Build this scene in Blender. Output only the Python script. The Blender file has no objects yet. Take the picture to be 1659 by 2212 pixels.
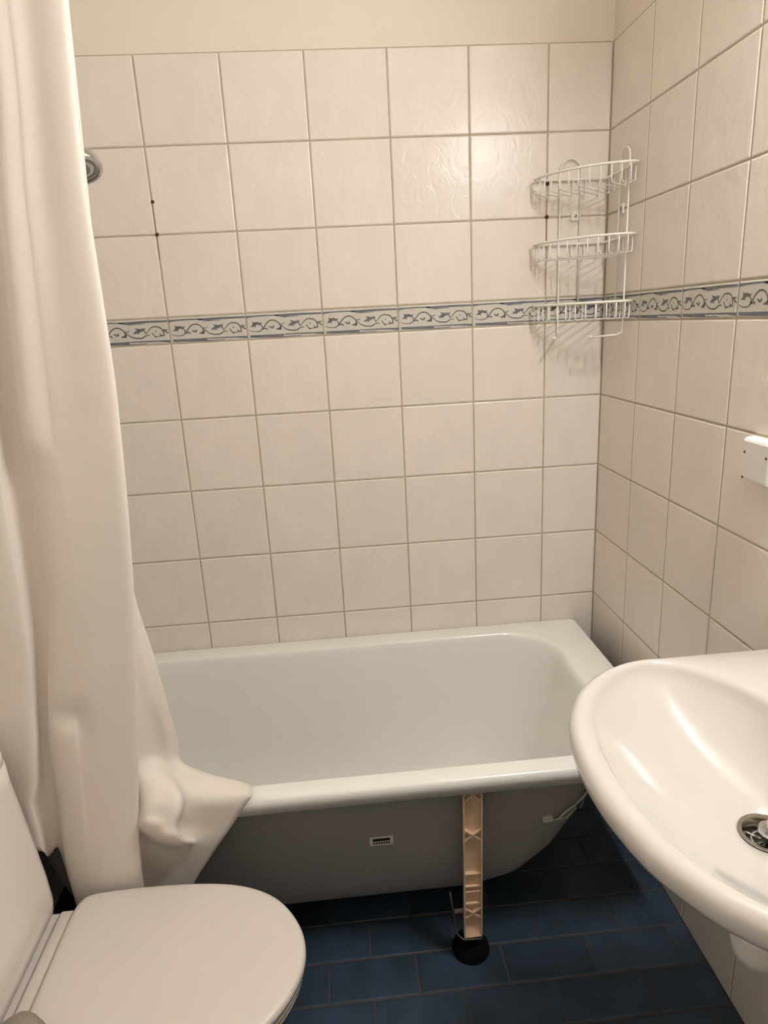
import bpy, bmesh, math, random
import numpy as np
from mathutils import Vector, Matrix
from mathutils.bvhtree import BVHTree

random.seed(4)
S = bpy.context.scene
COL = S.collection
R = math.radians

# ---------------------------------------------------------------- camera
YAW, PITCH, ROLL = R(3.7470), R(-15.9224), R(-3.0604)
CAM = Vector((-0.7468, -1.8347, 1.4200))
FPX, IW, IH = 1437.23, 1659.0, 2212.0
FW = Vector((math.sin(YAW)*math.cos(PITCH), math.cos(YAW)*math.cos(PITCH), math.sin(PITCH)))
_r = Vector((math.cos(YAW), -math.sin(YAW), 0)); _u = _r.cross(FW)
RT = _r*math.cos(ROLL)+_u*math.sin(ROLL)
UP = -_r*math.sin(ROLL)+_u*math.cos(ROLL)
cd = bpy.data.cameras.new('camera'); cam = bpy.data.objects.new('camera', cd); COL.objects.link(cam)
cd.sensor_fit = 'VERTICAL'; cd.sensor_height = 24.0; cd.lens = FPX/IH*24.0; cd.clip_start = .01
m = Matrix((RT, UP, -FW)).transposed().to_4x4(); m.translation = CAM
cam.matrix_world = m
S.camera = cam

def ray(u, v):
    return FW + RT*((u-IW/2)/FPX) - UP*((v-IH/2)/FPX)
def at(u, v, ax, val):
    d = ray(u, v); t = (val-CAM[ax])/d[ax]; return CAM+d*t

# ---------------------------------------------------------------- world / exposure / light level
w = bpy.data.worlds.new('world'); S.world = w; w.use_nodes = True
w.node_tree.nodes['Background'].inputs[0].default_value = (0, 0, 0, 1)
w.node_tree.nodes['Background'].inputs[1].default_value = 0.0   # closed room: all light comes from the lamp over the basin
S.view_settings.view_transform = 'Standard'; S.view_settings.look = 'None'
S.view_settings.gamma = 1.0; S.view_settings.use_curve_mapping = False
S.view_settings.exposure = 0.22
LAMP_STRENGTH = 350.0
LAMP_COLOR = (1.0, 1.0, 1.0)
LAMP_LOC = (-.0, -1.13, 2.08)

# ---------------------------------------------------------------- materials
def srgb(r, g, b):
    f = lambda c: (c/255/12.92) if c/255 <= .04045 else ((c/255+.055)/1.055)**2.4
    return (f(r), f(g), f(b), 1)
MATS = {}
def mat(name, col, rough=.5, metal=0.0, noise=0.0, nscale=8.0, bump=0.0, bscale=40.0, bdist=.001, rnd=0.0,
        coat=0.0, emit=None, transl=0.0, stretch=None, spec=.5, col2=None, subs=0.0):
    if name in MATS: return MATS[name]
    ma = bpy.data.materials.new(name); ma.use_nodes = True; MATS[name] = ma
    nt = ma.node_tree; N = nt.nodes; L = nt.links; b = N['Principled BSDF']
    b.inputs['Base Color'].default_value = col
    b.inputs['Roughness'].default_value = rough; b.inputs['Metallic'].default_value = metal
    b.inputs['Specular IOR Level'].default_value = spec
    if coat: b.inputs['Coat Weight'].default_value = coat; b.inputs['Coat Roughness'].default_value = .08
    if emit:
        b.inputs['Emission Color'].default_value = emit[0]; b.inputs['Emission Strength'].default_value = emit[1]
    tc = N.new('ShaderNodeTexCoord'); vec = tc.outputs['Object']
    oi = N.new('ShaderNodeObjectInfo')
    if rnd or noise or bump:
        ml = N.new('ShaderNodeMath'); ml.operation = 'MULTIPLY'; ml.inputs[1].default_value = 37.0
        L.new(oi.outputs['Random'], ml.inputs[0])
        va = N.new('ShaderNodeVectorMath'); va.operation = 'ADD'
        L.new(vec, va.inputs[0]); L.new(ml.outputs[0], va.inputs[1]); vec = va.outputs[0]
    if stretch:
        mp = N.new('ShaderNodeMapping'); mp.inputs['Scale'].default_value = stretch
        L.new(vec, mp.inputs[0]); vec = mp.outputs[0]
    if noise or rnd:
        tx = N.new('ShaderNodeTexNoise'); tx.inputs['Scale'].default_value = nscale; tx.inputs['Detail'].default_value = 6
        tx.inputs['Roughness'].default_value = .62
        L.new(vec, tx.inputs['Vector'])
        mx = N.new('ShaderNodeMix'); mx.data_type = 'RGBA'
        c2 = col2 if col2 else tuple(c*(1-noise) for c in col[:3])+(1,)
        mx.inputs[6].default_value = col; mx.inputs[7].default_value = c2
        rp = N.new('ShaderNodeMapRange'); rp.inputs['From Min'].default_value = .35; rp.inputs['From Max'].default_value = .68
        L.new(tx.outputs['Fac'], rp.inputs['Value']); L.new(rp.outputs[0], mx.inputs[0])
        out = mx.outputs[2]
        if rnd:
            mr = N.new('ShaderNodeMapRange'); mr.inputs['To Min'].default_value = 1-rnd; mr.inputs['To Max'].default_value = 1+rnd
            L.new(oi.outputs['Random'], mr.inputs['Value'])
            vm = N.new('ShaderNodeVectorMath'); vm.operation = 'SCALE'
            L.new(out, vm.inputs[0]); L.new(mr.outputs[0], vm.inputs['Scale']); out = vm.outputs[0]
        L.new(out, b.inputs['Base Color'])
    if bump:
        t2 = N.new('ShaderNodeTexNoise'); t2.inputs['Scale'].default_value = bscale; t2.inputs['Detail'].default_value = 4
        t2.inputs['Distortion'].default_value = 1.2
        L.new(vec, t2.inputs['Vector'])
        bp = N.new('ShaderNodeBump'); bp.inputs['Strength'].default_value = bump; bp.inputs['Distance'].default_value = bdist
        L.new(t2.outputs['Fac'], bp.inputs['Height']); L.new(bp.outputs[0], b.inputs['Normal'])
    if transl:
        tr = N.new('ShaderNodeBsdfTranslucent'); tr.inputs[0].default_value = col
        ms = N.new('ShaderNodeMixShader'); ms.inputs[0].default_value = transl
        L.new(b.outputs[0], ms.inputs[1]); L.new(tr.outputs[0], ms.inputs[2])
        L.new(ms.outputs[0], N['Material Output'].inputs[0])
    return ma

mat('wall_tile', srgb(235, 225, 214), rough=.29, noise=.055, nscale=14, bump=.65, bscale=32, bdist=.0016, rnd=.02, stretch=(1.0, 1.0, .7))
mat('border_glaze', srgb(208, 203, 192), rough=.34, noise=.08, nscale=30, bump=.2, bscale=60, bdist=.0006, rnd=.02)
mat('motif_grey', srgb(104, 99, 98), rough=.45, noise=.25, nscale=160)
mat('motif_blue', srgb(96, 97, 104), rough=.45, noise=-.5, nscale=90, stretch=(.35, 1, 2.2))
mat('grout', srgb(188, 175, 155), rough=.9, noise=.18, nscale=25)
mat('rust_tint', srgb(150, 122, 96), rough=.9, noise=.2, nscale=60)
mat('rust', srgb(92, 58, 28), rough=.8, noise=.3, nscale=200)
mat('paint', srgb(234, 223, 208), rough=.75, bump=.05, bscale=180, bdist=.0006, noise=.02, nscale=4)
mat('ceiling_paint', srgb(240, 234, 222), rough=.85, noise=.02, nscale=4)
mat('floor_tile', srgb(54, 70, 90), rough=.42, noise=.35, nscale=11, bump=.35, bscale=18, bdist=.0016, rnd=.16, col2=srgb(40, 54, 62))
mat('floor_grout', srgb(74, 70, 74), rough=.9, noise=.3, nscale=30)
mat('enamel', srgb(238, 236, 229), rough=.16, coat=.3)
mat('raw_enamel', srgb(160, 156, 152), rough=.55, noise=.08, nscale=6)
mat('ceramic', srgb(214, 208, 201), rough=.10, coat=.4)
mat('toilet_ceramic', srgb(230, 221, 212), rough=.16, coat=.2)
mat('lid_plastic', srgb(214, 205, 196), rough=.42)
mat('white_plastic', srgb(232, 229, 222), rough=.38)
mat('beige_plastic', srgb(222, 192, 160), rough=.5, noise=.08, nscale=40)
mat('black_rubber', srgb(7, 7, 8), rough=.9, spec=.15)
mat('steel', srgb(150, 146, 140), rough=.35, metal=.9)
mat('dull_chrome', srgb(172, 165, 152), rough=.25, metal=1.0)
mat('chrome', srgb(205, 205, 205), rough=.10, metal=1.0)
mat('drain_grime', srgb(96, 88, 78), rough=.7)
mat('screw_dark', srgb(96, 80, 66), rough=.5)
mat('rack_white', srgb(240, 236, 226), rough=.35)
mat('curtain', srgb(243, 234, 223), rough=.55, transl=.16, noise=.025, nscale=5, bump=.06, bscale=30, bdist=.003)
mat('unknown_lump', srgb(146, 136, 122), rough=.9, noise=.12, nscale=60)
mat('paper', srgb(225, 222, 214), rough=.6)
mat('print_black', srgb(20, 20, 22), rough=.6)
mat('wire_grey', srgb(190, 190, 184), rough=.5)
mat('tube_glow', srgb(255, 244, 226), rough=.4, emit=(LAMP_COLOR+(1,), LAMP_STRENGTH))

def grid_mat(name, base, line):
    ma = bpy.data.materials.new(name); ma.use_nodes = True; MATS[name] = ma
    nt = ma.node_tree; N = nt.nodes; L = nt.links; b = N['Principled BSDF']; b.inputs['Roughness'].default_value = .35
    tc = N.new('ShaderNodeTexCoord'); mp = N.new('ShaderNodeMapping'); mp.inputs['Rotation'].default_value = (R(90), 0, 0)
    cx = N.new('ShaderNodeSeparateXYZ'); L.new(tc.outputs['Object'], cx.inputs[0])
    ad = N.new('ShaderNodeMath'); ad.operation = 'ADD'; L.new(cx.outputs[0], ad.inputs[0]); L.new(cx.outputs[1], ad.inputs[1])
    cb = N.new('ShaderNodeCombineXYZ'); L.new(ad.outputs[0], cb.inputs[0]); L.new(cx.outputs[2], cb.inputs[1])
    br = N.new('ShaderNodeTexBrick'); br.offset = 0; br.inputs['Scale'].default_value = 1
    br.inputs['Color1'].default_value = base; br.inputs['Color2'].default_value = base; br.inputs['Mortar'].default_value = line
    br.inputs['Mortar Size'].default_value = .0018; br.inputs['Brick Width'].default_value = .2; br.inputs['Row Height'].default_value = .2
    L.new(cb.outputs[0], br.inputs['Vector']); L.new(br.outputs['Color'], b.inputs['Base Color'])
grid_mat('plain_tiling', srgb(226, 220, 211), srgb(166, 154, 136))

# ---------------------------------------------------------------- helpers
def tag(o, label=None, cat=None, group=None, kind=None):
    if label: o['label'] = label
    if cat: o['category'] = cat
    if group: o['group'] = group
    if kind: o['kind'] = kind
    return o
def empty(name, loc=(0, 0, 0)):
    o = bpy.data.objects.new(name, None); COL.objects.link(o); o.location = loc; o.empty_display_size = .05
    return o
def par(o, p):
    if p is not None:
        o.parent = p
        M = Matrix.Identity(4)
        q = p
        while q is not None:
            M = Matrix.LocRotScale(q.location, q.rotation_euler, q.scale) @ (q.matrix_parent_inverse @ M if False else M)
            q = q.parent
        o.matrix_parent_inverse = Matrix.Identity(4)
        o.location = Vector(o.location) - (M.translation)
def obj(name, me, material=None, parent=None, smooth=None, loc=(0, 0, 0)):
    """link mesh (built in world coordinates unless loc given); parents are unrotated empties or meshes"""
    o = bpy.data.objects.new(name, me); COL.objects.link(o); o.location = loc
    if material and not me.materials:
        me.materials.append(MATS[material])
    if smooth is not None:
        for p in me.polygons: p.use_smooth = smooth
    par(o, parent)
    return o
def mesh(name, V, F, mats=None, idx=None):
    me = bpy.data.meshes.new(name); me.from_pydata([tuple(v) for v in V], [], F)
    if mats:
        for x in mats: me.materials.append(MATS[x])
        if idx:
            for p, i in zip(me.polygons, idx): p.material_index = i
    me.update(); return me
def fix(me):
    bm = bmesh.new(); bm.from_mesh(me); bmesh.ops.recalc_face_normals(bm, faces=bm.faces); bm.to_mesh(me); bm.free(); return me
def sharp(me, ang=35):
    me.set_sharp_from_angle(angle=R(ang)); return me
def boxm(x0, x1, y0, y1, z0, z1, bev=0.0, seg=2, name='box'):
    bm = bmesh.new(); bmesh.ops.create_cube(bm, size=1)
    for v in bm.verts:
        v.co = Vector(((x0+x1)/2+v.co.x*(x1-x0), (y0+y1)/2+v.co.y*(y1-y0), (z0+z1)/2+v.co.z*(z1-z0)))
    if bev: bmesh.ops.bevel(bm, geom=bm.edges[:], offset=bev, segments=seg, affect='EDGES', profile=.5)
    me = bpy.data.meshes.new(name); bm.to_mesh(me); bm.free(); return me
def catmull(P, n=8, closed=False):
    P = [Vector(p) for p in P]; out = []
    k = len(P)
    rng = range(k if closed else k-1)
    for i in rng:
        if closed: a, b, c, d = P[(i-1) % k], P[i], P[(i+1) % k], P[(i+2) % k]
        else: a, b, c, d = P[max(i-1, 0)], P[i], P[i+1], P[min(i+2, k-1)]
        for j in range(n):
            t = j/n
            out.append(.5*((2*b)+(c-a)*t+(2*a-5*b+4*c-d)*t*t+(3*b-3*c+d-a)*t**3))
    if not closed: out.append(P[-1])
    return out
def tubem(P, r, seg=6, closed=False, caps=True, name='tube', rad=None):
    P = [Vector(p) for p in P]; n = len(P); V = []; F = []
    T = []
    for i in range(n):
        a = P[(i-1) % n] if (closed or i) else P[0]
        b = P[(i+1) % n] if (closed or i < n-1) else P[-1]
        T.append((b-a).normalized())
    up = Vector((0, 0, 1)) if abs(T[0].z) < .9 else Vector((1, 0, 0))
    nx = T[0].cross(up).normalized()
    for i in range(n):
        nx = (nx-T[i]*nx.dot(T[i])).normalized(); ny = T[i].cross(nx)
        rr = rad[i] if rad else r
        for j in range(seg):
            a = 2*math.pi*j/seg
            V.append(P[i]+nx*(math.cos(a)*rr)+ny*(math.sin(a)*rr))
    for i in range(n if closed else n-1):
        for j in range(seg):
            a = i*seg+j; b = i*seg+(j+1) % seg; i2 = (i+1) % n
            F.append((a, b, i2*seg+(j+1) % seg, i2*seg+j))
    if caps and not closed:
        F.append(tuple(range(seg))[::-1]); F.append(tuple((n-1)*seg+j for j in range(seg)))
    me = mesh(name, V, F); fix(me)
    for p in me.polygons: p.use_smooth = len(p.vertices) == 4
    return me
def lathe(prof, c, axis=(0, 0, 1), seg=32, name='lathe', caps=True):
    """prof: list of (radius, height along axis)"""
    ax = Vector(axis).normalized(); t = Vector((1, 0, 0)) if abs(ax.x) < .8 else Vector((0, 1, 0))
    a = ax.cross(t).normalized(); b = ax.cross(a); c = Vector(c); V = []; F = []
    for r, h in prof:
        for j in range(seg):
            th = 2*math.pi*j/seg; V.append(c+ax*h+a*(r*math.cos(th))+b*(r*math.sin(th)))
    for i in range(len(prof)-1):
        for j in range(seg):
            F.append((i*seg+j, i*seg+(j+1) % seg, (i+1)*seg+(j+1) % seg, (i+1)*seg+j))
    if caps:
        F.append(tuple(range(seg))); F.append(tuple((len(prof)-1)*seg+j for j in range(seg)))
    me = fix(mesh(name, V, F))
    for p in me.polygons: p.use_smooth = True
    sharp(me, 40); return me
def loft(rings, cap0=True, cap1=True, name='loft', smooth=True):
    n = len(rings[0]); V = [p for r in rings for p in r]; F = []
    for i in range(len(rings)-1):
        for j in range(n):
            F.append((i*n+j, i*n+(j+1) % n, (i+1)*n+(j+1) % n, (i+1)*n+j))
    if cap0: F.append(tuple(range(n)))
    if cap1: F.append(tuple((len(rings)-1)*n+j for j in range(n)))
    me = fix(mesh(name, V, F))
    for p in me.polygons: p.use_smooth = smooth
    return me
def rrect(x0, x1, y0, y1, r, z, n=10):
    P = []
    for cx, cy, a0 in ((x1-r, y1-r, 0), (x0+r, y1-r, 90), (x0+r, y0+r, 180), (x1-r, y0+r, 270)):
        for k in range(n+1):
            a = R(a0+90*k/n); P.append(Vector((cx+r*math.cos(a), cy+r*math.sin(a), z)))
    return P

# ---------------------------------------------------------------- room shell
LW, FWY, CH = -1.565, -2.10, 2.45      # left wall, wall behind the camera, ceiling height
TOP = 2.0545                            # top of the tiling
G = .0035                               # joint width
def slab(name, x0, x1, y0, y1, z0, z1, zsplit=None, m0='grout', m1='paint'):
    if zsplit is None:
        me = boxm(x0, x1, y0, y1, z0, z1); me.materials.append(MATS[m0])
    else:
        V = []; F = []; I = []
        for k, (a, b) in enumerate(((z0, zsplit), (zsplit, z1))):
            o = len(V)
            V += [(x0, y0, a), (x1, y0, a), (x1, y1, a), (x0, y1, a), (x0, y0, b), (x1, y0, b), (x1, y1, b), (x0, y1, b)]
            for f in ((0, 1, 5, 4), (1, 2, 6, 5), (2, 3, 7, 6), (3, 0, 4, 7), (3, 2, 1, 0), (4, 5, 6, 7)):
                F.append(tuple(i+o for i in f)); I.append(k)
        me = mesh(name, V, F, [m0, m1], I)
    o = obj(name, me); tag(o, kind='structure'); return o
GD = .0016
wall_back = slab('wall_back', LW-.1, .1, GD, .12, -.05, CH, TOP)
wall_right = slab('wall_right', GD, .12, FWY-.1, GD, -.05, CH, TOP)
wall_left = slab('wall_left', LW-.12, LW, FWY-.1, GD, -.05, CH, TOP, 'plain_tiling')
wall_front = slab('wall_front', LW-.1, .1, FWY-.12, FWY, -.05, CH, TOP, 'plain_tiling')
ceiling = slab('ceiling', LW-.12, .12, FWY-.12, .12, CH, CH+.1, None, 'ceiling_paint')
floor = slab('floor', LW-.12, .12, FWY-.12, .12, -.1, -.0016, None, 'floor_grout')
tag(wall_back, 'back wall of cream square tiles behind the bathtub, painted above')
tag(wall_right, 'side wall of cream square tiles behind the washbasin')
tag(wall_left, 'side wall behind the cistern'); tag(wall_front, 'wall opposite the bathtub')
tag(floor, 'dark blue brick-bond tiled floor'); tag(ceiling, 'plain white ceiling')

TM = {}
def tile_mesh(wd, ht, material, bev=.0028, rise=.0017):
    k = (round(wd, 4), round(ht, 4), material)
    if k in TM: return TM[k]
    V = []; F = []
    for ins, y in ((0, .0055), (0, rise), (bev*.3, rise*.42), (bev, 0)):
        for sx, sz in ((-1, -1), (1, -1), (1, 1), (-1, 1)):
            V.append((sx*(wd/2-ins), y, sz*(ht/2-ins)))
    for i in range(3):
        for j in range(4):
            F.append((i*4+j, i*4+(j+1) % 4, (i+1)*4+(j+1) % 4, (i+1)*4+j))
    F.append((12, 13, 14, 15))
    me = mesh('tile', V, F, [material]); fix(me); TM[k] = me; return me

RZ = [(-.0035+.1995*i, -.0035+.1995*(i+1)) for i in range(7)]
RZ += [('b', 1.393, 1.4594)]
RZ += [(1.4594+.1995*i, 1.4594+.1995*(i+1)) for i in range(2)] + [(1.8584, TOP+G/2-.0022)]
# --- printed vine of the border tile, traced in millimetres of the tile
def border_motif():
    bm = bmesh.new()
    def T(x, y):
        yt = 180-.058*(x-20)
        return ((x-40)/7.87-98.5)/1000, (31.6-(y-yt)/8.1)/1000
    def poly(P, mi):
        vs = []
        for x, y in P:
            a, b = T(x, y); vs.append(bm.verts.new((a, -.00018, b)))
        f = bm.faces.new(vs); f.material_index = mi
    def stroke(P, wd, mi=0, taper=True):
        Q = catmull([(x, y, 0) for x, y in P], 5); n = len(Q); L = []; Rr = []
        for i, q in enumerate(Q):
            t = (Q[min(i+1, n-1)]-Q[max(i-1, 0)]).normalized(); nn = Vector((-t.y, t.x, 0))
            k = wd*.68*(1 if not taper else (.45+.55*math.sin(math.pi*min(1, max(0, (i+.5)/n)))))
            L.append(q+nn*k); Rr.append(q-nn*k)
        for i in range(n-1):
            vs = []
            for q in (L[i], L[i+1], Rr[i+1], Rr[i]):
                a, b = T(q.x, q.y); vs.append(bm.verts.new((a, -.00022, b)))
            f = bm.faces.new(vs); f.material_index = mi
    stroke([(75, 505), (130, 530), (220, 537), (290, 525), (340, 490), (400, 420), (450, 355), (510, 310), (580, 295), (640, 310), (690, 350), (715, 390), (725, 430), (715, 470), (680, 485), (630, 480)], 18)
    stroke([(340, 490), (400, 468), (440, 470), (445, 500)], 20)
    stroke([(345, 485), (352, 440), (340, 405), (300, 388)], 16)
    stroke([(715, 375), (760, 410), (820, 465), (900, 495), (980, 500), (1060, 490), (1120, 450), (1190, 432), (1205, 455)], 18)
    stroke([(1130, 415), (1180, 360), (1230, 300), (1290, 265), (1360, 262), (1420, 275), (1460, 310), (1485, 370), (1490, 430), (1440, 445), (1380, 455), (1320, 475)], 19)
    stroke([(1130, 415), (1118, 370), (1080, 340)], 16)
    stroke([(1480, 320), (1540, 360), (1590, 395)], 22); stroke([(1500, 310), (1550, 325), (1580, 305)], 16)
    stroke([(720, 360), (780, 370), (810, 340)], 12); stroke([(690, 470), (735, 420), (725, 490)], 20)
    poly([(90, 435), (140, 420), (160, 370), (150, 325), (190, 345), (260, 335), (310, 355), (350, 335), (340, 375), (290, 400), (250, 385), (215, 410), (215, 460), (195, 430), (150, 440)], 0)
    poly([(875, 410), (910, 370), (960, 340), (920, 290), (960, 300), (1030, 310), (1080, 300), (1135, 295), (1120, 335), (1060, 350), (1040, 380), (1010, 370), (985, 420), (960, 400), (910, 410)], 1)
    poly([(475, 415), (530, 420), (560, 440), (575, 390), (600, 430), (570, 465), (530, 460)], 0)
    poly([(620, 482), (660, 460), (720, 440), (735, 495), (680, 490)], 0)
    poly([(1240, 380), (1280, 390), (1300, 440), (1350, 455), (1320, 490), (1280, 440)], 0)
    poly([(1320, 345), (1345, 340), (1352, 362), (1332, 372)], 0)
    poly([(1400, 372), (1430, 415), (1490, 430), (1500, 452), (1420, 450)], 0)
    poly([(42, 215), (450, 187), (720, 180), (720, 200), (460, 212), (200, 232), (45, 262)], 1)
    poly([(600, 188), (870, 165), (1150, 145), (1590, 127), (1590, 162), (1180, 186), (950, 206), (830, 226), (640, 214)], 1)
    poly([(700, 238), (1100, 200), (1100, 212), (820, 236)], 1)
    poly([(85, 612), (350, 600), (560, 588), (790, 573), (775, 636), (360, 652), (90, 660)], 1)
    poly([(790, 573), (1100, 553), (1600, 528), (1605, 580), (1380, 566), (800, 594)], 1)
    poly([(770, 622), (1140, 599), (1140, 611), (770, 638)], 1)
    me = bpy.data.meshes.new('motif'); bm.to_mesh(me); bm.free()
    me.materials.append(MATS['motif_grey']); me.materials.append(MATS['motif_blue'])
    return me
MOTIF = border_motif()
def border_clip(w0, cut_left):
    """the motif cut to a narrower border tile"""
    bm = bmesh.new(); bm.from_mesh(MOTIF)
    full = .2-G
    d = full-w0
    px = (-full/2+d) if cut_left else (full/2-d)
    bmesh.ops.bisect_plane(bm, geom=bm.verts[:]+bm.edges[:]+bm.faces[:], plane_co=(px, 0, 0), plane_no=(-1 if cut_left else 1, 0, 0), clear_outer=True)
    sh = (-d/2 if cut_left else d/2)
    for v in bm.verts: v.co.x += sh
    me = bpy.data.meshes.new('motif_cut'); bm.to_mesh(me); bm.free()
    me.materials.append(MATS['motif_grey']); me.materials.append(MATS['motif_blue']); return me
def wall_tiles(edges, place, rot, wall, cutside):
    for ci in range(len(edges)-1):
        a, b = edges[ci], edges[ci+1]
        wd = abs(b-a)-G
        for row in RZ:
            bord = row[0] == 'b'
            z0, z1 = (row[1], row[2]) if bord else row
            z0 = max(z0, -.0005-G/2)
            ht = z1-z0-G
            me = tile_mesh(wd, ht, 'border_glaze' if bord else 'wall_tile')
            p = place((a+b)/2, (z0+z1)/2)
            o = bpy.data.objects.new('border_tile' if bord else 'tile', me); COL.objects.link(o)
            o.rotation_euler = (0, 0, rot); o.location = p; o.parent = wall
            if bord:
                mm = MOTIF if abs(wd-(.2-G)) < .004 else border_clip(wd, cutside(ci))
                q = bpy.data.objects.new('vine_print', mm); COL.objects.link(q); q.parent = o
# back wall: columns from the right corner
be = [LW] + [-.1617-.2*k for k in range(6, -1, -1)] + [0.0]
wall_tiles(be, lambda c, z: (c, 0, z), 0, wall_back, lambda ci: ci == 0)
re_ = [0.0] + [-.2155-.2*k for k in range(11)]
re_ = [e for e in re_ if e > FWY] + [FWY]
wall_tiles([-e for e in re_], lambda c, z: (0, -c, z), R(-90), wall_right, lambda ci: ci == 0)
# floor tiles, brick bond 200 x 100
def floor_mesh(wd, dp):
    k = ('f', round(wd, 4), round(dp, 4))
    if k in TM: return TM[k]
    V = []; F = []
    for ins, z in ((0, -.006), (0, -.0014), (.0012, -.0004), (.004, 0)):
        for sx, sy in ((-1, -1), (1, -1), (1, 1), (-1, 1)): V.append((sx*(wd/2-ins), sy*(dp/2-ins), z))
    for i in range(3):
        for j in range(4): F.append((i*4+j, i*4+(j+1) % 4, (i+1)*4+(j+1) % 4, (i+1)*4+j))
    F.append((12, 13, 14, 15)); me = mesh('floor_tile', V, F, ['floor_tile']); fix(me); TM[k] = me; return me
FG = .005
for i in range(24):
    y1 = -.027-.1*(i-1); y0 = y1-.1
    y1 = min(y1, 0.0); y0 = max(y0, FWY)
    if y1-y0 < .02: continue
    off = -.45 if i % 2 == 1 else -.553
    xs = sorted([LW, 0.0]+[off+.2*k for k in range(-8, 6) if LW+.02 < off+.2*k < -.02])
    for a, b in zip(xs[:-1], xs[1:]):
        o = bpy.data.objects.new('floor_tile', floor_mesh(b-a-FG, y1-y0-FG)); COL.objects.link(o)
        o.location = ((a+b)/2, (y0+y1)/2, random.uniform(-.0004, .0004)); o.parent = floor
# rusty drill holes left in the joints
for x, z, r in ((-1.159, 1.735, .0042), (-1.159, 1.6595, .0046), (-.1615, 1.739, .0046), (-.1615, 1.6605, .0048)):
    o = obj('drill_hole', lathe([(r, 0), (r, .0022), (r*.6, .0032), (r*.3, .002)], (x, .0012, z), (0, -1, 0), 12), 'rust', wall_back)
for (x, z0, z1) in ((-1.1603, 1.60, 1.655), (-1.1603, 1.664, 1.735), (-.1617, 1.60, 1.655)):
    obj('rust_stain', boxm(x-.0012, x+.0012, .0012, .0019, z0, z1), 'rust_tint', wall_back)

# ---------------------------------------------------------------- wall lamp over the basin (lights the room)
lamp = empty('wall_lamp_offscreen', LAMP_LOC); tag(lamp, 'white tube lamp fixed to the tiled wall above the washbasin', 'lamp')
lx, ly, lz = LAMP_LOC
obj('housing', boxm(lx-.030, lx+.0005, ly-.14, ly+.14, lz-.03, lz+.03, .006), 'white_plastic', lamp)
obj('light_tube_offscreen', tubem([(lx-.056, ly-.12, lz), (lx-.056, ly+.12, lz)], .018, 16), 'tube_glow', lamp)
for s in (-1, 1):
    obj('end_cap', boxm(lx-.075, lx-.0, ly+s*.130-.010, ly+s*.130+.010, lz-.024, lz+.024, .006), 'white_plastic', lamp)

# ---------------------------------------------------------------- bathtub
tub = empty('bathtub', (-.81, -.35, 0)); tag(tub, 'white enamelled bathtub with open underside along the back tiled wall', 'bathtub')
TX0, TX1, TY0, TY1, TZ = -1.558, -.058, -.697, -.001, .517
def tubring(ins, z, r): return rrect(TX0+ins, TX1-ins, TY0+ins, TY1-ins, max(r-ins, .004), z, 12)
def inner(t, off, z):
    """ring of the tub's hollow; t 0 at the rim, 1 at the floor; off grows it outward"""
    x0 = -1.490+t*.075; x1 = -.160-t*.30
    y0 = -.652+t*.135; y1 = -.068-t*.120
    r = .135+.04*t
    return rrect(x0-off, x1+off, y0-off, y1+off, r+off, z, 12)
wallp = [(0, .517), (.015, .5155), (.035, .510), (.055, .497), (.075, .47), (.14, .40), (.24, .31), (.36, .228), (.50, .166), (.66, .130), (.84, .111), (1.0, .104), (1.2, .101), (1.45, .099)]
rings = [tubring(.004, .4835, .022), tubring(0, .482, .022), tubring(0, .505, .022), tubring(.002, .512, .022), tubring(.006, .516, .022), tubring(.012, .5175, .03)]
rings += [inner(-.02, .0, .5175)] + [inner(t, 0, z) for t, z in wallp]
obj('shell', loft(rings, False, True, 'tub_shell'), 'enamel', tub)
def wp_out(t, z): return inner(t, .007, z-.007)
orings = [tubring(.004, .4835, .022), tubring(.006, .500, .022), inner(-.03, .02, .503), inner(.0, .012, .500)] + [wp_out(t, z) for t, z in wallp if z < .48]
under = obj('underside', loft(orings, False, True, 'tub_under'), 'raw_enamel', tub)
BV = BVHTree.FromPolygons([Vector(v.co) for v in under.data.vertices], [tuple(p.vertices) for p in under.data.polygons])
def hit_under(u, v):
    d = ray(u, v).normalized(); loc, nor, i, dist = BV.ray_cast(CAM, d)
    if loc is None: return None, None
    if nor.dot(d) > 0: nor = -nor
    return loc, nor
# maker's label stuck on the underside
loc, nor = hit_under(824, 1816)
if loc is not None:
    tx = Vector((1, 0, 0)); tx = (tx-nor*tx.dot(nor)).normalized(); ty = nor.cross(tx)
    if ty.z < 0: ty = -ty
    def quad(name, a0, a1, b0, b1, h, material, parent):
        V = [loc+tx*a+ty*b+nor*hh for hh in (0, h) for a, b in ((a0, b0), (a1, b0), (a1, b1), (a0, b1))]
        me = fix(mesh(name, V, [(0, 1, 2, 3), (4, 5, 6, 7), (0, 1, 5, 4), (1, 2, 6, 5), (2, 3, 7, 6), (3, 0, 4, 7)]))
        return obj(name, me, material, parent)
    stk = quad('sticker', -.026, .026, -.013, .013, .0008, 'paper', under)
    tag(stk, 'small white sticker with a black printed bar')
    # its print, on the same sticker mesh level
    bar = quad('sticker_print', -.019, .019, .0, .008, .0011, 'print_black', under)
    for k in range(7):
        quad('sticker_print', -.018+k*.0055, -.0145+k*.0055, -.0085, -.003, .0011, 'print_black', under)

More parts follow.
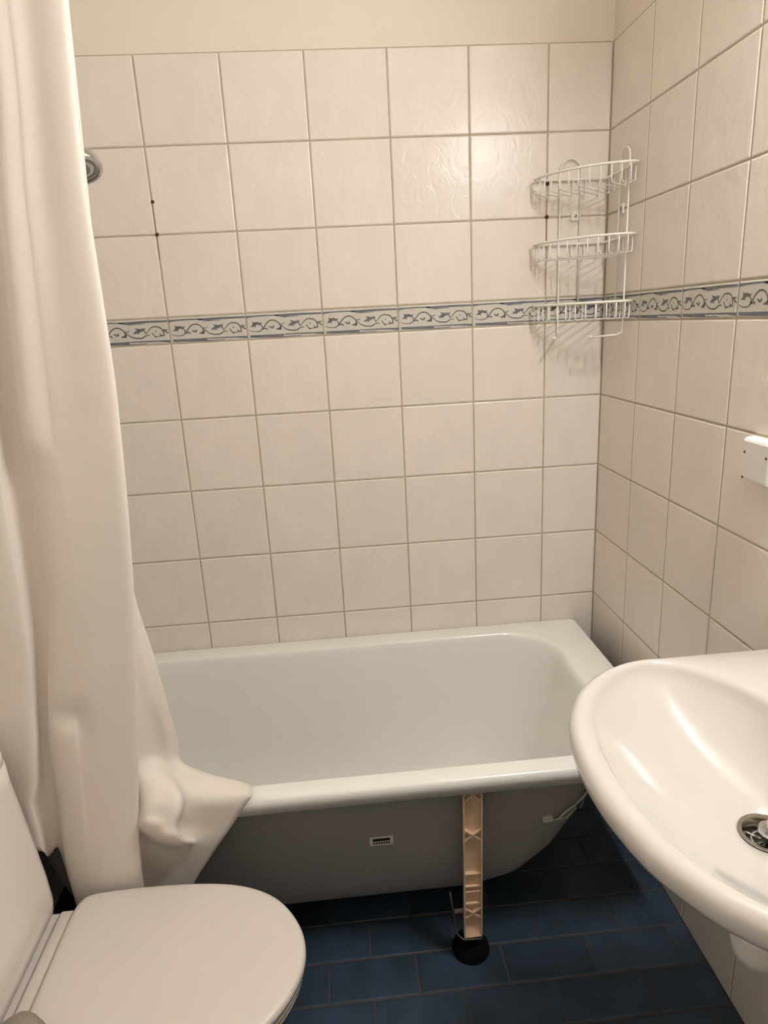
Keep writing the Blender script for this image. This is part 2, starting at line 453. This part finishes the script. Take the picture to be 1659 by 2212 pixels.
def make_leg(x, parent, flip=1):
    yt, yb = (-.690, -.668) if flip > 0 else (-.02, -.04)
    zt, zb = .492, .075
    leg = empty('leg', (x, yb, 0)); leg.parent = parent; leg.location = Vector((x, yb, 0))-parent.location
    W = .0205
    def P(a, d, z):   # across, depth from the front face inward, height
        f = (z-zb)/(zt-zb); return Vector((x+a, (yb+(yt-yb)*f)+flip*d, z))
    def bar(a0, a1, d0, d1, z0, z1, name, mt='beige_plastic'):
        V = [P(a, d, z) for z in (z0, z1) for a, d in ((a0, d0), (a1, d0), (a1, d1), (a0, d1))]
        me = fix(mesh(name, V, [(0, 1, 2, 3), (4, 5, 6, 7), (0, 1, 5, 4), (1, 2, 6, 5), (2, 3, 7, 6), (3, 0, 4, 7)]))
        o = obj(name, me, mt); o.parent = leg; o.location = -Vector((x, yb, 0)); return o
    bar(-W, W, .011, .014, zb, zt, 'channel_back')
    bar(-W, -W+.003, 0, .014, zb, zt, 'channel_side'); bar(W-.003, W, 0, .014, zb, zt, 'channel_side')
    for z in (.122+.135, .122+.10, .122+.085, .122+.05): bar(-W+.003, W-.003, .002, .012, z-.0014, z+.0014, 'rib')
    bar(-W+.003, W-.003, .002, .012, zb, zb+.004, 'rib')
    for zc in (.47, .365, .145):
        for s in (-1, 1):
            a = W-.003; hh = .014; th = .0019
            V = []
            for d in (.001, .012):
                for aa, zz in ((-a, zc-s*hh-th), (a, zc+s*hh-th), (a, zc+s*hh+th), (-a, zc-s*hh+th)): V.append(P(aa, d, zz))
            me = fix(mesh('diag', V, [(0, 1, 2, 3), (4, 5, 6, 7), (0, 1, 5, 4), (1, 2, 6, 5), (2, 3, 7, 6), (3, 0, 4, 7)]))
            o = obj('cross_rib', me, 'beige_plastic'); o.parent = leg; o.location = -Vector((x, yb, 0))
    # bevelled toe
    V = [P(a, d, z) for (d, z) in ((0, zb), (.011, zb), (.011, zb+.022)) for a in (-W+.003, W-.003)]
    me = fix(mesh('toe', V, [(0, 1, 3, 2), (2, 3, 5, 4), (0, 2, 4), (1, 3, 5), (0, 1, 5, 4)]))
    o = obj('toe_wedge', me, 'beige_plastic'); o.parent = leg; o.location = -Vector((x, yb, 0))
    # steel bracket and foot cup behind
    cy = -.632 if flip > 0 else -.085
    def sub(name, me, mt):
        o = obj(name, me, mt); o.parent = leg; o.location = -Vector((x, yb, 0)); return o
    sub('steel_strap', tubem([(x-.044, cy+flip*.006, .165), (x-.040, cy+flip*.004, .13), (x-.032, cy, .05), (x-.018, cy-flip*.012, .044), (x+.022, cy-flip*.02, .05), (x+.026, cy-flip*.005, .10), (x+.026, cy, .15)], .0024, 6), 'steel')
    sub('bolt', lathe([(.006, 0), (.006, .03)], (x-.036, cy+flip*.0, .115), (1, 0, 0), 8), 'steel')
    sub('threaded_rod', lathe([(.006, 0.0), (.006, .10)], (x, cy, .015), (0, 0, 1), 10), 'steel')
    sub('foot_cup', lathe([(.042, 0.0), (.0435, .004), (.042, .014), (.037, .022), (.022, .030), (.010, .034)], (x, cy, -.0005), (0, 0, 1), 32), 'black_rubber')
    return leg
for x, fl in ((-.5195, 1), (-1.20, 1), (-.5195, -1), (-1.20, -1)): make_leg(x, tub, fl)
# white clip and loose earth wire hanging at the right end
for (u, v) in ((1182, 1765),):
    loc, nor = hit_under(u, v)
    if loc is None: loc, nor = at(u, v, 1, -.55), Vector((0, -1, 0))
    clip = obj('wire_clip', boxm(loc.x-.012, loc.x+.012, loc.y-.009, loc.y+.006, loc.z-.009, loc.z+.007, .003), 'wire_grey', tub)
def wire_pt(u, v, y):
    l_, n_ = hit_under(u, v)
    return l_+n_*.007 if l_ is not None else at(u, v, 1, y)
wp = [(1192, 1765, -.54), (1203, 1763, -.50), (1215, 1750, -.47), (1235, 1735, -.44), (1252, 1719, -.43), (1262, 1706, -.43), (1262, 1722, -.42), (1257, 1736, -.42), (1252, 1745, -.42)]
obj('earth_wire', tubem(catmull([wire_pt(u, v, y) for u, v, y in wp], 5), .0026, 6), 'wire_grey', tub)
wp = [(1240, 1738, -.45), (1228, 1752, -.46), (1213, 1762, -.48), (1203, 1763, -.50)]
obj('earth_wire', tubem(catmull([wire_pt(u, v, y) for u, v, y in wp], 5), .0022, 6), 'wire_grey', tub)
obj('tub_drain', lathe([(.034, 0), (.034, .003), (.028, .004), (.026, .001)], (-1.33, -.36, .116), (0, 0, 1), 24), 'chrome', tub)

# ---------------------------------------------------------------- washbasin
bas = empty('washbasin', (-.2, -1.13, .66)); tag(bas, 'white ceramic washbasin with rounded front fixed to the right tiled wall', 'washbasin')
BY = -1.13; D = (-.208, BY-.004); ZR = .850
def polar(half, N):
    pts = [(x, o) for x, o in half]
    full = [Vector((x, BY+o, 0)) for x, o in pts]+[Vector((x, BY-o, 0)) for x, o in reversed(pts) if abs(o) > 1e-6]
    return full
def radii(full, N, n=6, smooth=True):
    Q = catmull(full, n, True) if smooth else full
    an = []; ra = []
    for q in Q:
        dx, dy = q.x-D[0], q.y-D[1]; an.append(math.atan2(dy, dx)); ra.append(math.hypot(dx, dy))
    o = np.argsort(an); an = np.array(an)[o]; ra = np.array(ra)[o]
    th = np.linspace(-math.pi, math.pi, N, endpoint=False)
    return th, np.interp(th, an, ra, period=2*math.pi)
NB = 128
outer_half = [(-.001, 0), (-.001, .14), (-.001, .268), (-.008, .277), (-.10, .280), (-.18, .2815), (-.226, .281), (-.27, .277), (-.307, .268), (-.351, .247), (-.385, .217), (-.409, .186), (-.438, .127), (-.453, .06), (-.457, 0)]
bowl_half = [(-.124, 0), (-.127, .06), (-.136, .118), (-.156, .169), (-.180, .206), (-.210, .238), (-.240, .256), (-.274, .256), (-.308, .243), (-.345, .214), (-.374, .180), (-.396, .139), (-.413, .08), (-.420, 0)]
th, ro = radii(polar(outer_half, NB), NB)
th, rb = radii(polar(bowl_half, NB), NB)
def ring(rad, z):
    return [Vector((D[0]+rad[i]*math.cos(th[i]), D[1]+rad[i]*math.sin(th[i]), z if np.isscalar(z) else z[i])) for i in range(NB)]
ZD = .732
br = []
rd = np.full(NB, .034)
def bz(t): return ZD+(.836-ZD)*(.30*t+.70*t**2.3)
br.append(ring(np.full(NB, .031), ZD-.012)); br.append(ring(np.full(NB, .033), ZD-.003)); br.append(ring(np.full(NB, .037), ZD))
for t in (.12, .22, .34, .46, .58, .70, .80, .88, .94, .975):
    br.append(ring(.037+(rb-.037)*t, bz(t)))
br.append(ring(rb, .8405))
gap = np.minimum(ro-rb, .03)
br.append(ring(rb+gap*.12, .8455)); br.append(ring(rb+gap*.28, .8492)); br.append(ring(rb+gap*.5, .8510))
br.append(ring(ro-gap*.42, .8505)); br.append(ring(ro-gap*.2, .8465)); br.append(ring(ro-gap*.06, .840)); br.append(ring(ro, .833)); br.append(ring(ro-.001, .822))
br.append(ring(ro-.007, .811)); br.append(ring(ro-.020, .801)); br.append(ring(ro*.88, .785)); br.append(ring(ro*.76, .757)); br.append(ring(ro*.60, .720)); br.append(ring(ro*.42, .690)); br.append(ring(np.full(NB, .05), .680)); br.append(ring(np.full(NB, .03), .679))
bowl = obj('bowl', loft(br, False, False, 'basin_bowl'), 'ceramic', bas)
# waste fitting
dr = obj('drain', lathe([(.0365, .0012), (.036, .0025), (.031, .0018), (.027, -.004), (.0255, -.012), (.0255, -.047)], (D[0], D[1], ZD), (0, 0, 1), 40, caps=False), 'dull_chrome', bas)
def sub_of(p, name, me, mt):
    o = obj(name, me, mt); o.parent = p; return o
sub_of(dr, 'drain_well', lathe([(.026, -.0465), (.026, -.046), (.001, -.046)], (D[0], D[1], ZD), (0, 0, 1), 24), 'drain_grime')
for k in range(6):
    a = k*math.pi/3+.25
    p0 = Vector((D[0]+.007*math.cos(a), D[1]+.007*math.sin(a), ZD-.012)); p1 = Vector((D[0]+.0262*math.cos(a), D[1]+.0262*math.sin(a), ZD-.011))
    sub_of(dr, 'strainer_bar', tubem([p0, p1], .0026, 6), 'chrome')
sub_of(dr, 'strainer_ring', tubem([Vector((D[0]+.0185*math.cos(k*math.pi/12), D[1]+.0185*math.sin(k*math.pi/12), ZD-.012)) for k in range(24)], .0022, 6, closed=True), 'chrome')
sub_of(dr, 'plug_cap', lathe([(.007, -.02), (.007, .002), (.017, .004), (.0185, .007), (.017, .0105), (.012, .0095), (.009, .010), (.0075, .022), (.004, .026)], (D[0]+.004, D[1]-.004, ZD), (0, 0, 1), 32), 'chrome')
# mixer tap on the deck
tap = empty('tap', (-.075, BY, ZR)); tap.parent = bas; tap.location = Vector((-.075, BY, ZR))-bas.location
def tp(name, me, mt='chrome'):
    o = obj(name, me, mt); o.parent = tap; o.location = -Vector((-.075, BY, ZR)); return o
tp('base', lathe([(.028, 0), (.028, .006), (.024, .012), (.023, .085), (.021, .10), (.012, .108)], (-.075, BY, ZR-.001), (0, 0, 1), 32))
tp('spout', tubem(catmull([(-.085, BY, ZR+.045), (-.13, BY, ZR+.062), (-.17, BY, ZR+.062), (-.195, BY, ZR+.050)], 6), .011, 14))
tp('lever', tubem(catmull([(-.075, BY, ZR+.10), (-.10, BY, ZR+.125), (-.15, BY, ZR+.14)], 5), .007, 10, rad=[.011]*4+[.008]*4+[.006]*3))
stud = tp('plug_chain_stud', lathe([(.006, 0), (.007, .004), (.004, .010)], (-.118, BY+.132, ZR-.001), (0, 0, 1), 14))
# bottle trap
trap = empty('trap', (-.212, BY, .5)); trap.parent = bas; trap.location = Vector((-.212, BY, .5))-bas.location
def tr(name, me):
    o = obj(name, me, 'white_plastic'); o.parent = trap; o.location = -Vector((-.212, BY, .5)); return o
tr('bottle', lathe([(.012, .488), (.024, .491), (.031, .499), (.0335, .512), (.0335, .520), (.036, .5205), (.036, .540), (.034, .542), (.0355, .60), (.0355, .620), (.030, .629), (.018, .634), (.016, .668)], (-.199, BY, .022), (0, 0, 1), 36))
tr('waste_pipe', tubem([(-.19, BY, .59), (-.10, BY, .588), (-.002, BY, .585)], .018, 18))
tr('wall_collar', lathe([(.032, 0), (.032, .006), (.02, .012)], (-.001, BY, .585), (-1, 0, 0), 24))

# ---------------------------------------------------------------- toilet
wc = empty('toilet', (-1.2, -.965, 0)); tag(wc, 'white toilet with closed lid beside the shower curtain', 'toilet')
WY = -.965
lid_half = [(-1.283, 0), (-1.283, .10), (-1.2815, .140), (-1.272, .161), (-1.25, .1705), (-1.175, .1735), (-1.09, .1705), (-1.02, .162), (-.965, .146), (-.92, .120), (-.888, .085), (-.866, .043), (-.8585, 0)]
def outline(half, n=6):
    full = [Vector((x, WY+o, 0)) for x, o in half]+[Vector((x, WY-o, 0)) for x, o in reversed(half) if abs(o) > 1e-6]
    return catmull(full, n, True)
LO = outline(lid_half)
LC = Vector((-1.07, WY, 0))
def inset(O, d, z):
    out = []; n = len(O)
    for i, p in enumerate(O):
        t = (O[(i+1) % n]-O[(i-1) % n]).normalized(); nn = Vector((t.y, -t.x, 0))
        if nn.dot(LC-p) < 0: nn = -nn
        q = p+nn*d; out.append(Vector((q.x, q.y, z)))
    return out
def scaled(O, s, z): return [Vector((LC.x+(p.x-LC.x)*s, LC.y+(p.y-LC.y)*s, z)) for p in O]
lid = obj('lid', loft([inset(LO, .004, .4125), inset(LO, 0, .4135), inset(LO, 0, .422), inset(LO, .0015, .4265), inset(LO, .005, .4290), inset(LO, .011, .4302), scaled(LO, .90, .4310), scaled(LO, .7, .4322), scaled(LO, .35, .4328), scaled(LO, .05, .433)], True, True, 'lid'), 'lid_plastic', wc)
obj('seat', loft([inset(LO, .010, .396), inset(LO, .004, .398), inset(LO, .003, .408), inset(LO, .008, .4122), scaled(LO, .75, .4122), scaled(LO, .70, .404), scaled(LO, .74, .396)], False, False, 'seat'), 'lid_plastic', wc)
br = []
for s, z, dx in ((.62, -.0005, -.06), (.60, .05, -.06), (.58, .14, -.055), (.66, .24, -.04), (.82, .31, -.02), (.93, .36, -.005), (.965, .385, 0), (.95, .3955, 0)):
    br.append([Vector((LC.x+dx+(p.x-LC.x)*s, LC.y+(p.y-LC.y)*s*.95, z)) for p in LO])
obj('bowl', loft(br, True, True, 'wc_bowl'), 'toilet_ceramic', wc)
obj('deck', boxm(-1.50, -1.255, WY-.165, WY+.165, .335, .402, .014, 4), 'toilet_ceramic', wc, True)
for p in bpy.data.objects['deck'].data.polygons: p.use_smooth = True
obj('hinge_bar', boxm(-1.312, -1.285, WY-.150, WY+.150, .402, .4165, .0065, 3), 'lid_plastic', wc, True)
cis = empty('cistern', (-1.45, WY, .40)); cis.parent = wc; cis.location = Vector((-1.45, WY, .40))-wc.location
def cring(xf, hw, z, r=.035, back=-1.563): return rrect(back, xf, WY-hw, WY+hw, r, z, 8)
def cp(name, me, mt='toilet_ceramic'):
    o = obj(name, me, mt); o.parent = cis; o.location = -Vector((-1.45, WY, .40)); return o
cp('tank', loft([cring(-1.372, .135, .400), cring(-1.345, .150, .402), cring(-1.326, .158, .412), cring(-1.316, .163, .428), cring(-1.314, .166, .448), cring(-1.318, .168, .50), cring(-1.330, .170, .60), cring(-1.342, .171, .70), cring(-1.344, .171, .734)], True, True, 'tank'))
cp('tank_lid', loft([cring(-1.350, .166, .7335), cring(-1.346, .170, .7355), cring(-1.345, .1705, .752), cring(-1.348, .168, .760), cring(-1.356, .161, .765), cring(-1.375, .145, .767)], True, True, 'tank_lid'))
cp('flush_button', lathe([(.022, 0), (.022, .005), (.018, .007)], (-1.45, WY, .766), (0, 0, 1), 28), 'chrome')
# unidentified grey rounded thing at the rear corner of the lid
P0 = at(20, 2225, 2, .44)
def lump(c, rx, ry, rz):
    bm = bmesh.new(); bmesh.ops.create_icosphere(bm, subdivisions=4, radius=1)
    for v in bm.verts:
        n = v.co.normalized()
        k = 1+.07*math.sin(5*n.x+2*n.y)+.06*math.sin(7*n.y+1.3)*n.z+.05*math.sin(9*n.z+4*n.x)
        z = n.z*rz*k if n.z > 0 else n.z*rz*.35
        v.co = Vector((c[0]+n.x*rx*k, c[1]+n.y*ry*k, c[2]+z))
    me = bpy.data.meshes.new('unknown_lump'); bm.to_mesh(me); bm.free(); return me
cl = obj('grey_lump', lump((-1.272, -1.092, .4425), .055, .055, .03), 'unknown_lump', None, True)
tag(cl, 'greyish beige unidentified rounded lump lying on the rear of the toilet lid', 'unknown_lump')

# ---------------------------------------------------------------- shower rail, curtain
TOPY = -800
rows = [TOPY, -120, 0, 200, 400, 600, 800, 900, 955, 1010, 1100, 1283, 1400, 1500, 1545, 1590, 1630, 1650, 1672, 1692, 1715, 1735, 1758, 1785, 1808, 1820, 1832, 1860, 1905, 1985]
def val(pts, r): return float(np.interp(r, [a for a, _ in pts], [b for _, b in pts]))
def col(pts, depth, hem=None):
    """pts [(py, px)], depth [(py, y)] -> one (px, py, y) per row; hem: pixel row where this part of the sheet ends"""
    out = []
    for r in rows:
        q = r if (hem is None or r < 1600) else 1600+(r-1600)*(hem-1600)/(1985-1600)
        out.append((val(pts, q), q, val(depth, q)))
    return out
mr = [(TOPY, 66), (-420, 106), (-120, 133), (0, 146), (200, 163), (400, 185), (522, 203), (685, 228), (787, 244), (909, 258), (1019, 269), (1153, 281), (1275, 289), (1400, 293), (1500, 296), (1600, 298), (1700, 299), (1805, 300), (1840, 303), (1905, 309), (1985, 318)]
ml = [(TOPY, -190), (-420, -120), (-120, -60), (0, -40), (200, -15), (481, 0), (603, 14), (705, 24), (827, 37), (949, 50), (1010, 68), (1133, 92), (1255, 106), (1400, 105), (1500, 105), (1600, 108), (1660, 116), (1730, 127), (1790, 132), (1840, 137), (1905, 152), (1985, 176)]
ar = [(TOPY, -190), (-420, -135), (400, -60), (800, -16), (1031, 8), (1133, 24), (1255, 45), (1400, 68), (1500, 75), (1600, 82), (1690, 84), (1735, 76), (1780, 87), (1840, 101), (1905, 110), (1985, 118)]
def shift(a, d): return [(p, q+d) for p, q in a]
def mid(a, b, f): return [(r, (1-f)*val(a, r)+f*val(b, r)) for r in rows]
ST = []
D0 = lambda *p: list(p)
T0 = TOPY
ST.append(col(shift(ar, -250), D0((T0, -.735), (1985, -.735)), 1838))
ST.append(col(shift(ar, -150), D0((T0, -.758), (1985, -.762)), 1838))
ST.append(col(shift(ar, -70), D0((T0, -.764), (1985, -.768)), 1838))
ST.append(col(shift(ar, -12), D0((T0, -.760), (1500, -.766), (1735, -.772), (1985, -.768)), 1838))
ST.append(col(ar, D0((T0, -.752), (1985, -.756)), 1850))
ST.append(col(mid(ar, ml, .30), D0((T0, -.742), (1985, -.744)), 1842))
ST.append(col(mid(ar, ml, .75), D0((T0, -.742), (900, -.744), (1985, -.744)), 1832))
ST.append(col(mid(ar, ml, .95), D0((T0, -.748), (900, -.751), (1000, -.748), (1985, -.750)), 1900))
ST.append(col(ml, D0((T0, -.757), (945, -.766), (985, -.757), (1500, -.760), (1740, -.766), (1985, -.768))))
ST.append(col(mid(ml, mr, .10), D0((T0, -.764), (940, -.772), (1000, -.764), (1500, -.768), (1535, -.762), (1560, -.770), (1620, -.772), (1985, -.773))))
ST.append(col(mid(ml, mr, .28), D0((T0, -.763), (900, -.767), (1500, -.771), (1540, -.763), (1560, -.773), (1700, -.776), (1985, -.777))))
ST.append(col(mid(ml, mr, .34), D0((T0, -.763), (900, -.767), (1500, -.772), (1540, -.766), (1570, -.770), (1640, -.775), (1985, -.778))))
ST.append(col(mid(ml, mr, .52), D0((T0, -.762), (400, -.763), (1200, -.770), (1560, -.775), (1985, -.779))))
ST.append(col(mid(ml, mr, .75), D0((T0, -.765), (1200, -.770), (1985, -.777))))
ST.append(col(mid(ml, mr, .93), D0((T0, -.765), (1985, -.772))))
ST.append(col(mr, D0((T0, -.759), (1985, -.766))))
ST.append(col(shift(mr, -7), D0((T0, -.750), (1283, -.752), (1700, -.756), (1985, -.756))))
ST.append(col(shift(mr, -13), D0((T0, -.735), (1283, -.738), (1700, -.742), (1985, -.742))))
# leading part of the sheet that lies over the tub rim
e1 = [(T0, 56), (-420, 96), (1200, 262), (1283, 284), (1400, 297), (1500, 303), (1630, 309), (1700, 312), (1785, 312), (1840, 316), (1985, 330)]
e2 = [(T0, 58), (-420, 98), (1200, 266), (1283, 286), (1400, 306), (1500, 320), (1590, 330), (1630, 334), (1650, 333), (1672, 336), (1692, 345), (1735, 350), (1785, 350), (1832, 352), (1905, 350), (1985, 346)]
e2b = [(T0, 59), (-420, 99), (1200, 267), (1283, 287), (1400, 310), (1500, 330), (1590, 345), (1630, 350), (1650, 352), (1672, 360), (1692, 374), (1715, 388), (1735, 393), (1758, 388), (1785, 380), (1808, 386), (1832, 380), (1905, 366), (1985, 356)]
e3 = [(T0, 60), (-420, 100), (1200, 268), (1283, 288), (1400, 315), (1500, 339), (1590, 359), (1630, 363), (1650, 368), (1672, 380), (1692, 392), (1715, 400), (1735, 401), (1758, 396), (1785, 388), (1808, 398), (1820, 412), (1832, 402), (1905, 378), (1985, 362)]
e4 = [(T0, 62), (-420, 102), (1200, 270), (1283, 289), (1400, 321), (1500, 348), (1590, 371), (1630, 379), (1650, 393), (1672, 428), (1692, 450), (1715, 452), (1735, 450), (1785, 432), (1820, 424), (1860, 412), (1905, 398), (1985, 374)]
e5 = [(T0, 64), (-420, 104), (1200, 271), (1283, 290), (1400, 327), (1500, 356), (1590, 382), (1630, 388), (1650, 400), (1672, 455), (1692, 535), (1715, 546), (1735, 533), (1758, 518), (1785, 500), (1832, 468), (1860, 449), (1905, 421), (1985, 380)]
ST.append(col(e1, D0((T0, -.728), (1283, -.728), (1500, -.722), (1640, -.720), (1692, -.745), (1758, -.776), (1785, -.784), (1795, -.780), (1806, -.728), (1985, -.724))))
ST.append(col(e2, D0((T0, -.726), (1283, -.722), (1500, -.712), (1625, -.698), (1650, -.716), (1692, -.742), (1735, -.772), (1785, -.788), (1812, -.786), (1822, -.724), (1985, -.718))))
ST.append(col(e2b, D0((T0, -.724), (1283, -.718), (1500, -.706), (1620, -.692), (1650, -.702), (1672, -.716), (1715, -.756), (1758, -.776), (1808, -.782), (1820, -.772), (1832, -.720), (1985, -.714))))
ST.append(col(e3, D0((T0, -.722), (1283, -.714), (1500, -.700), (1620, -.690), (1650, -.690), (1672, -.694), (1715, -.716), (1758, -.728), (1808, -.736), (1822, -.744), (1840, -.722), (1985, -.712))))
ST.append(col(e4, D0((T0, -.720), (1283, -.710), (1500, -.694), (1590, -.684), (1630, -.674), (1650, -.672), (1692, -.686), (1715, -.706), (1735, -.716), (1785, -.716), (1822, -.724), (1860, -.718), (1985, -.708))))
ST.append(col(e5, D0((T0, -.718), (1283, -.706), (1500, -.688), (1590, -.674), (1630, -.664), (1650, -.654), (1672, -.656), (1692, -.668), (1715, -.699), (1735, -.706), (1985, -.707))))
pts = [[at(px, py, 1, y) for px, py, y in s] for s in ST]
# the sheet must clear the rim of the tub
for s in pts:
    for p in s:
        if p.y > -.699 and TX0 < p.x < TX1 and p.z < .5205: p.z = .5205
RZH = max(p.z for s_ in pts for p in s_)+.010
rod = empty('curtain_rail', (-.78, -.735, RZH)); tag(rod, 'straight white curtain rail spanning above the bathtub front', 'curtain rail')
obj('tube', tubem([(LW+.001, -.735, RZH), (-.001, -.735, RZH)], .0125, 16), 'white_plastic', rod)
for x in (LW+.001, -.013): obj('end_flange', lathe([(.03, 0), (.03, .006), (.018, .012)], (x, -.735, RZH), (1, 0, 0), 24), 'white_plastic', rod)

# interpolate: along height, then across
cols_ = [catmull(s, 4) for s in pts]
nv = len(cols_[0]); grid = []
for j in range(nv):
    grid.append(catmull([c[j] for c in cols_], 4))
nu = len(grid[0]); V = [p for r in grid for p in r]; F = []
for j in range(nv-1):
    for i in range(nu-1):
        F.append((j*nu+i, j*nu+i+1, (j+1)*nu+i+1, (j+1)*nu+i))
me = fix(mesh('curtain', V, F))
cur = obj('shower_curtain', me, 'curtain', None, True)
tag(cur, 'cream white shower curtain bunched up, its edge draped over the tub rim', 'shower curtain')
sm = cur.modifiers.new('solid', 'SOLIDIFY'); sm.thickness = .0012; sm.offset = 0
# hand shower on a bar at the left wall
sh = empty('shower_set', (LW, -.30, 1.4)); tag(sh, 'chrome shower head peeking out behind the shower curtain', 'shower')
hc = at(176, 364, 1, -.30); ax = Vector((.28, -.42, -.86)).normalized()
obj('head', lathe([(.012, -.034), (.024, -.030), (.036, -.020), (.0415, -.008), (.042, 0), (.040, .005), (.034, .006), (.033, .003), (.030, .004)], hc, ax, 40), 'chrome', sh)
obj('spray_face', lathe([(.030, .003), (.030, .0052), (.024, .0052), (.0235, .0035), (.016, .0035), (.0155, .0055), (.004, .0055)], hc, ax, 32), 'steel', sh)
obj('handle', tubem(catmull([hc-ax*.025, hc-ax*.034+Vector((-.05, 0, -.01)), hc+Vector((-.15, 0, -.02)), Vector((-1.49, -.30, 1.60))], 6), .012, 14), 'chrome', sh)
bar = sh
obj('rail', tubem([(LW+.05, -.30, 1.05), (LW+.05, -.30, 1.75)], .010, 16), 'chrome', bar)
for z in (1.07, 1.73): obj('bracket', tubem([(LW-.0005, -.30, z), (LW+.05, -.30, z)], .011, 14), 'chrome', bar)
obj('holder', boxm(LW+.03, LW+.09, -.325, -.275, 1.57, 1.63, .008), 'chrome', bar)
obj('hose', tubem(catmull([(-1.49, -.30, 1.585), (-1.50, -.31, 1.35), (-1.49, -.37, .95), (-1.50, -.40, .80), (-1.53, -.36, .86)], 8), .007, 10), 'chrome', sh)

# ---------------------------------------------------------------- white box on the right wall
bx = empty('connection_box', (0, -.745, 1.15)); tag(bx, 'white plastic connection box screwed to the tiled wall above the washbasin', 'box')
V = []
y0, y1, z0, z1 = -.786, -.706, 1.112, 1.190
for x, i in ((.0005, 0), (-.012, 0.0), (-.019, .003), (-.021, .007)):
    for y, z in ((y0+i, z0+i), (y1-i*.3, z0+i), (y1-i*.3, z1-i), (y0+i, z1-i)): V.append((x, y, z))
F = [(a*4+j, a*4+(j+1) % 4, (a+1)*4+(j+1) % 4, (a+1)*4+j) for a in range(3) for j in range(4)]+[(0, 1, 2, 3), (12, 13, 14, 15)]
obj('body', fix(mesh('boxbody', V, F)), 'white_plastic', bx)
for u, v in ((1608.3, 976), (1654.8, 991.5), (1603, 1030)):
    p = at(u, v, 0, -.0212)
    obj('screw', lathe([(.0026, 0), (.0026, .0006), (.0016, .0003)], (-.0208, p.y, p.z), (-1, 0, 0), 12), 'screw_dark', bx)

# ---------------------------------------------------------------- corner wire rack
rack = empty('corner_rack', (0, 0, 1.36)); tag(rack, 'white three-tier wire corner rack screwed into the tiled corner', 'rack')
RW, RN = -.0095, -.0095
def arc_pts(z, r=.200, n=20):
    a0 = R(183.2); a1 = R(266.8)
    return [Vector((r*1.02*math.cos(a0+(a1-a0)*k/n), r*1.02*math.sin(a0+(a1-a0)*k/n), z)) for k in range(n+1)]
def Uwire(back):
    def P(a, z, d=.008):   # a = distance from the corner along the wall
        return Vector((-a, -d, z)) if back else Vector((-d, -a, z))
    a_in, a_out = (.076, .130) if back else (.092, .144)
    c = (a_in+a_out)/2; r = (a_out-a_in)/2
    pts = [P(a_in, 1.430)]+[P(a_in, 1.767)]
    pts += [P(c-r*math.cos(t), 1.767+r*math.sin(t)) for t in [math.pi*k/12 for k in range(1, 12)]]
    pts += [P(a_out, 1.767), P(a_out, 1.372), P(a_out+.001, 1.364, .012), P(a_out+.006, 1.359, .024)]
    tip = P(a_out+(.034 if back else -.012), 1.3555, .086)
    pts += [tip]
    obj('upright_wire', tubem(pts, .0023, 8), 'rack_white', rack)
    obj('hook_ball', lathe([(.0008, -.0048), (.0034, -.0034), (.0048, 0), (.0034, .0034), (.0008, .0048)], tip, (0, 0, 1), 12), 'rack_white', rack)
    pl = P((.087 if back else .0945), 1.6595, .0)
    if back: me = boxm(pl.x-.0105, pl.x+.0105, -.0042, .0005, pl.z-.012, pl.z+.012, .0015)
    else: me = boxm(-.0042, .0005, pl.y-.0105, pl.y+.0105, pl.z-.012, pl.z+.012, .0015)
    plate = obj('mounting_plate', me, 'rack_white', rack)
    sc = lathe([(.0042, 0), (.0040, .0012), (.002, .002)], P((.087 if back else .0945), 1.6595, .0042), (0, -1, 0) if back else (-1, 0, 0), 12)
    o = obj('screw', sc, 'steel'); o.parent = plate; o.location = -Vector(plate.location)-Vector(rack.location)
Uwire(True); Uwire(False)
for z in (1.745, 1.591, 1.439):
    arc = arc_pts(z)
    loop = [Vector((RW, RN, z))]+[Vector((-.10, RN, z)), Vector((-.195, RN, z))]+arc[1:-1]+[Vector((RW, -.195, z)), Vector((RW, -.10, z))]
    rim = obj('basket_rim', tubem(loop, .0030, 8, closed=True), 'rack_white', rack)
    for c in (-.172, -.148, -.120, -.088, -.054, -.018, .018, .054, .088, .120, .148, .172):
        rr = .2035
        # meets the arc: x - y = c, x^2+y^2 = rr^2, both negative
        s = -math.sqrt(max(2*rr*rr-c*c, 0)); fx, fy = (c+s)/2, (s-c)/2
        k = min(RW-fx, RN-fy); ex, ey = fx+k, fy+k
        dz = .040; b = .006
        d = Vector((ex-fx, ey-fy, 0)).normalized()
        f0 = Vector((fx, fy, z)); e0 = Vector((ex, ey, z))
        pts = [f0, f0+Vector((0, 0, -dz+b)), f0+d*b*.5+Vector((0, 0, -dz+b*.3)), f0+d*b*1.4+Vector((0, 0, -dz)), e0-d*b*1.4+Vector((0, 0, -dz)), e0-d*b*.5+Vector((0, 0, -dz+b*.3)), e0+Vector((0, 0, -dz+b)), e0]
        o = obj('basket_bar', tubem(pts, .0016, 6), 'rack_white'); o.parent = rim; o.location = -Vector(rack.location)-Vector(rim.location)
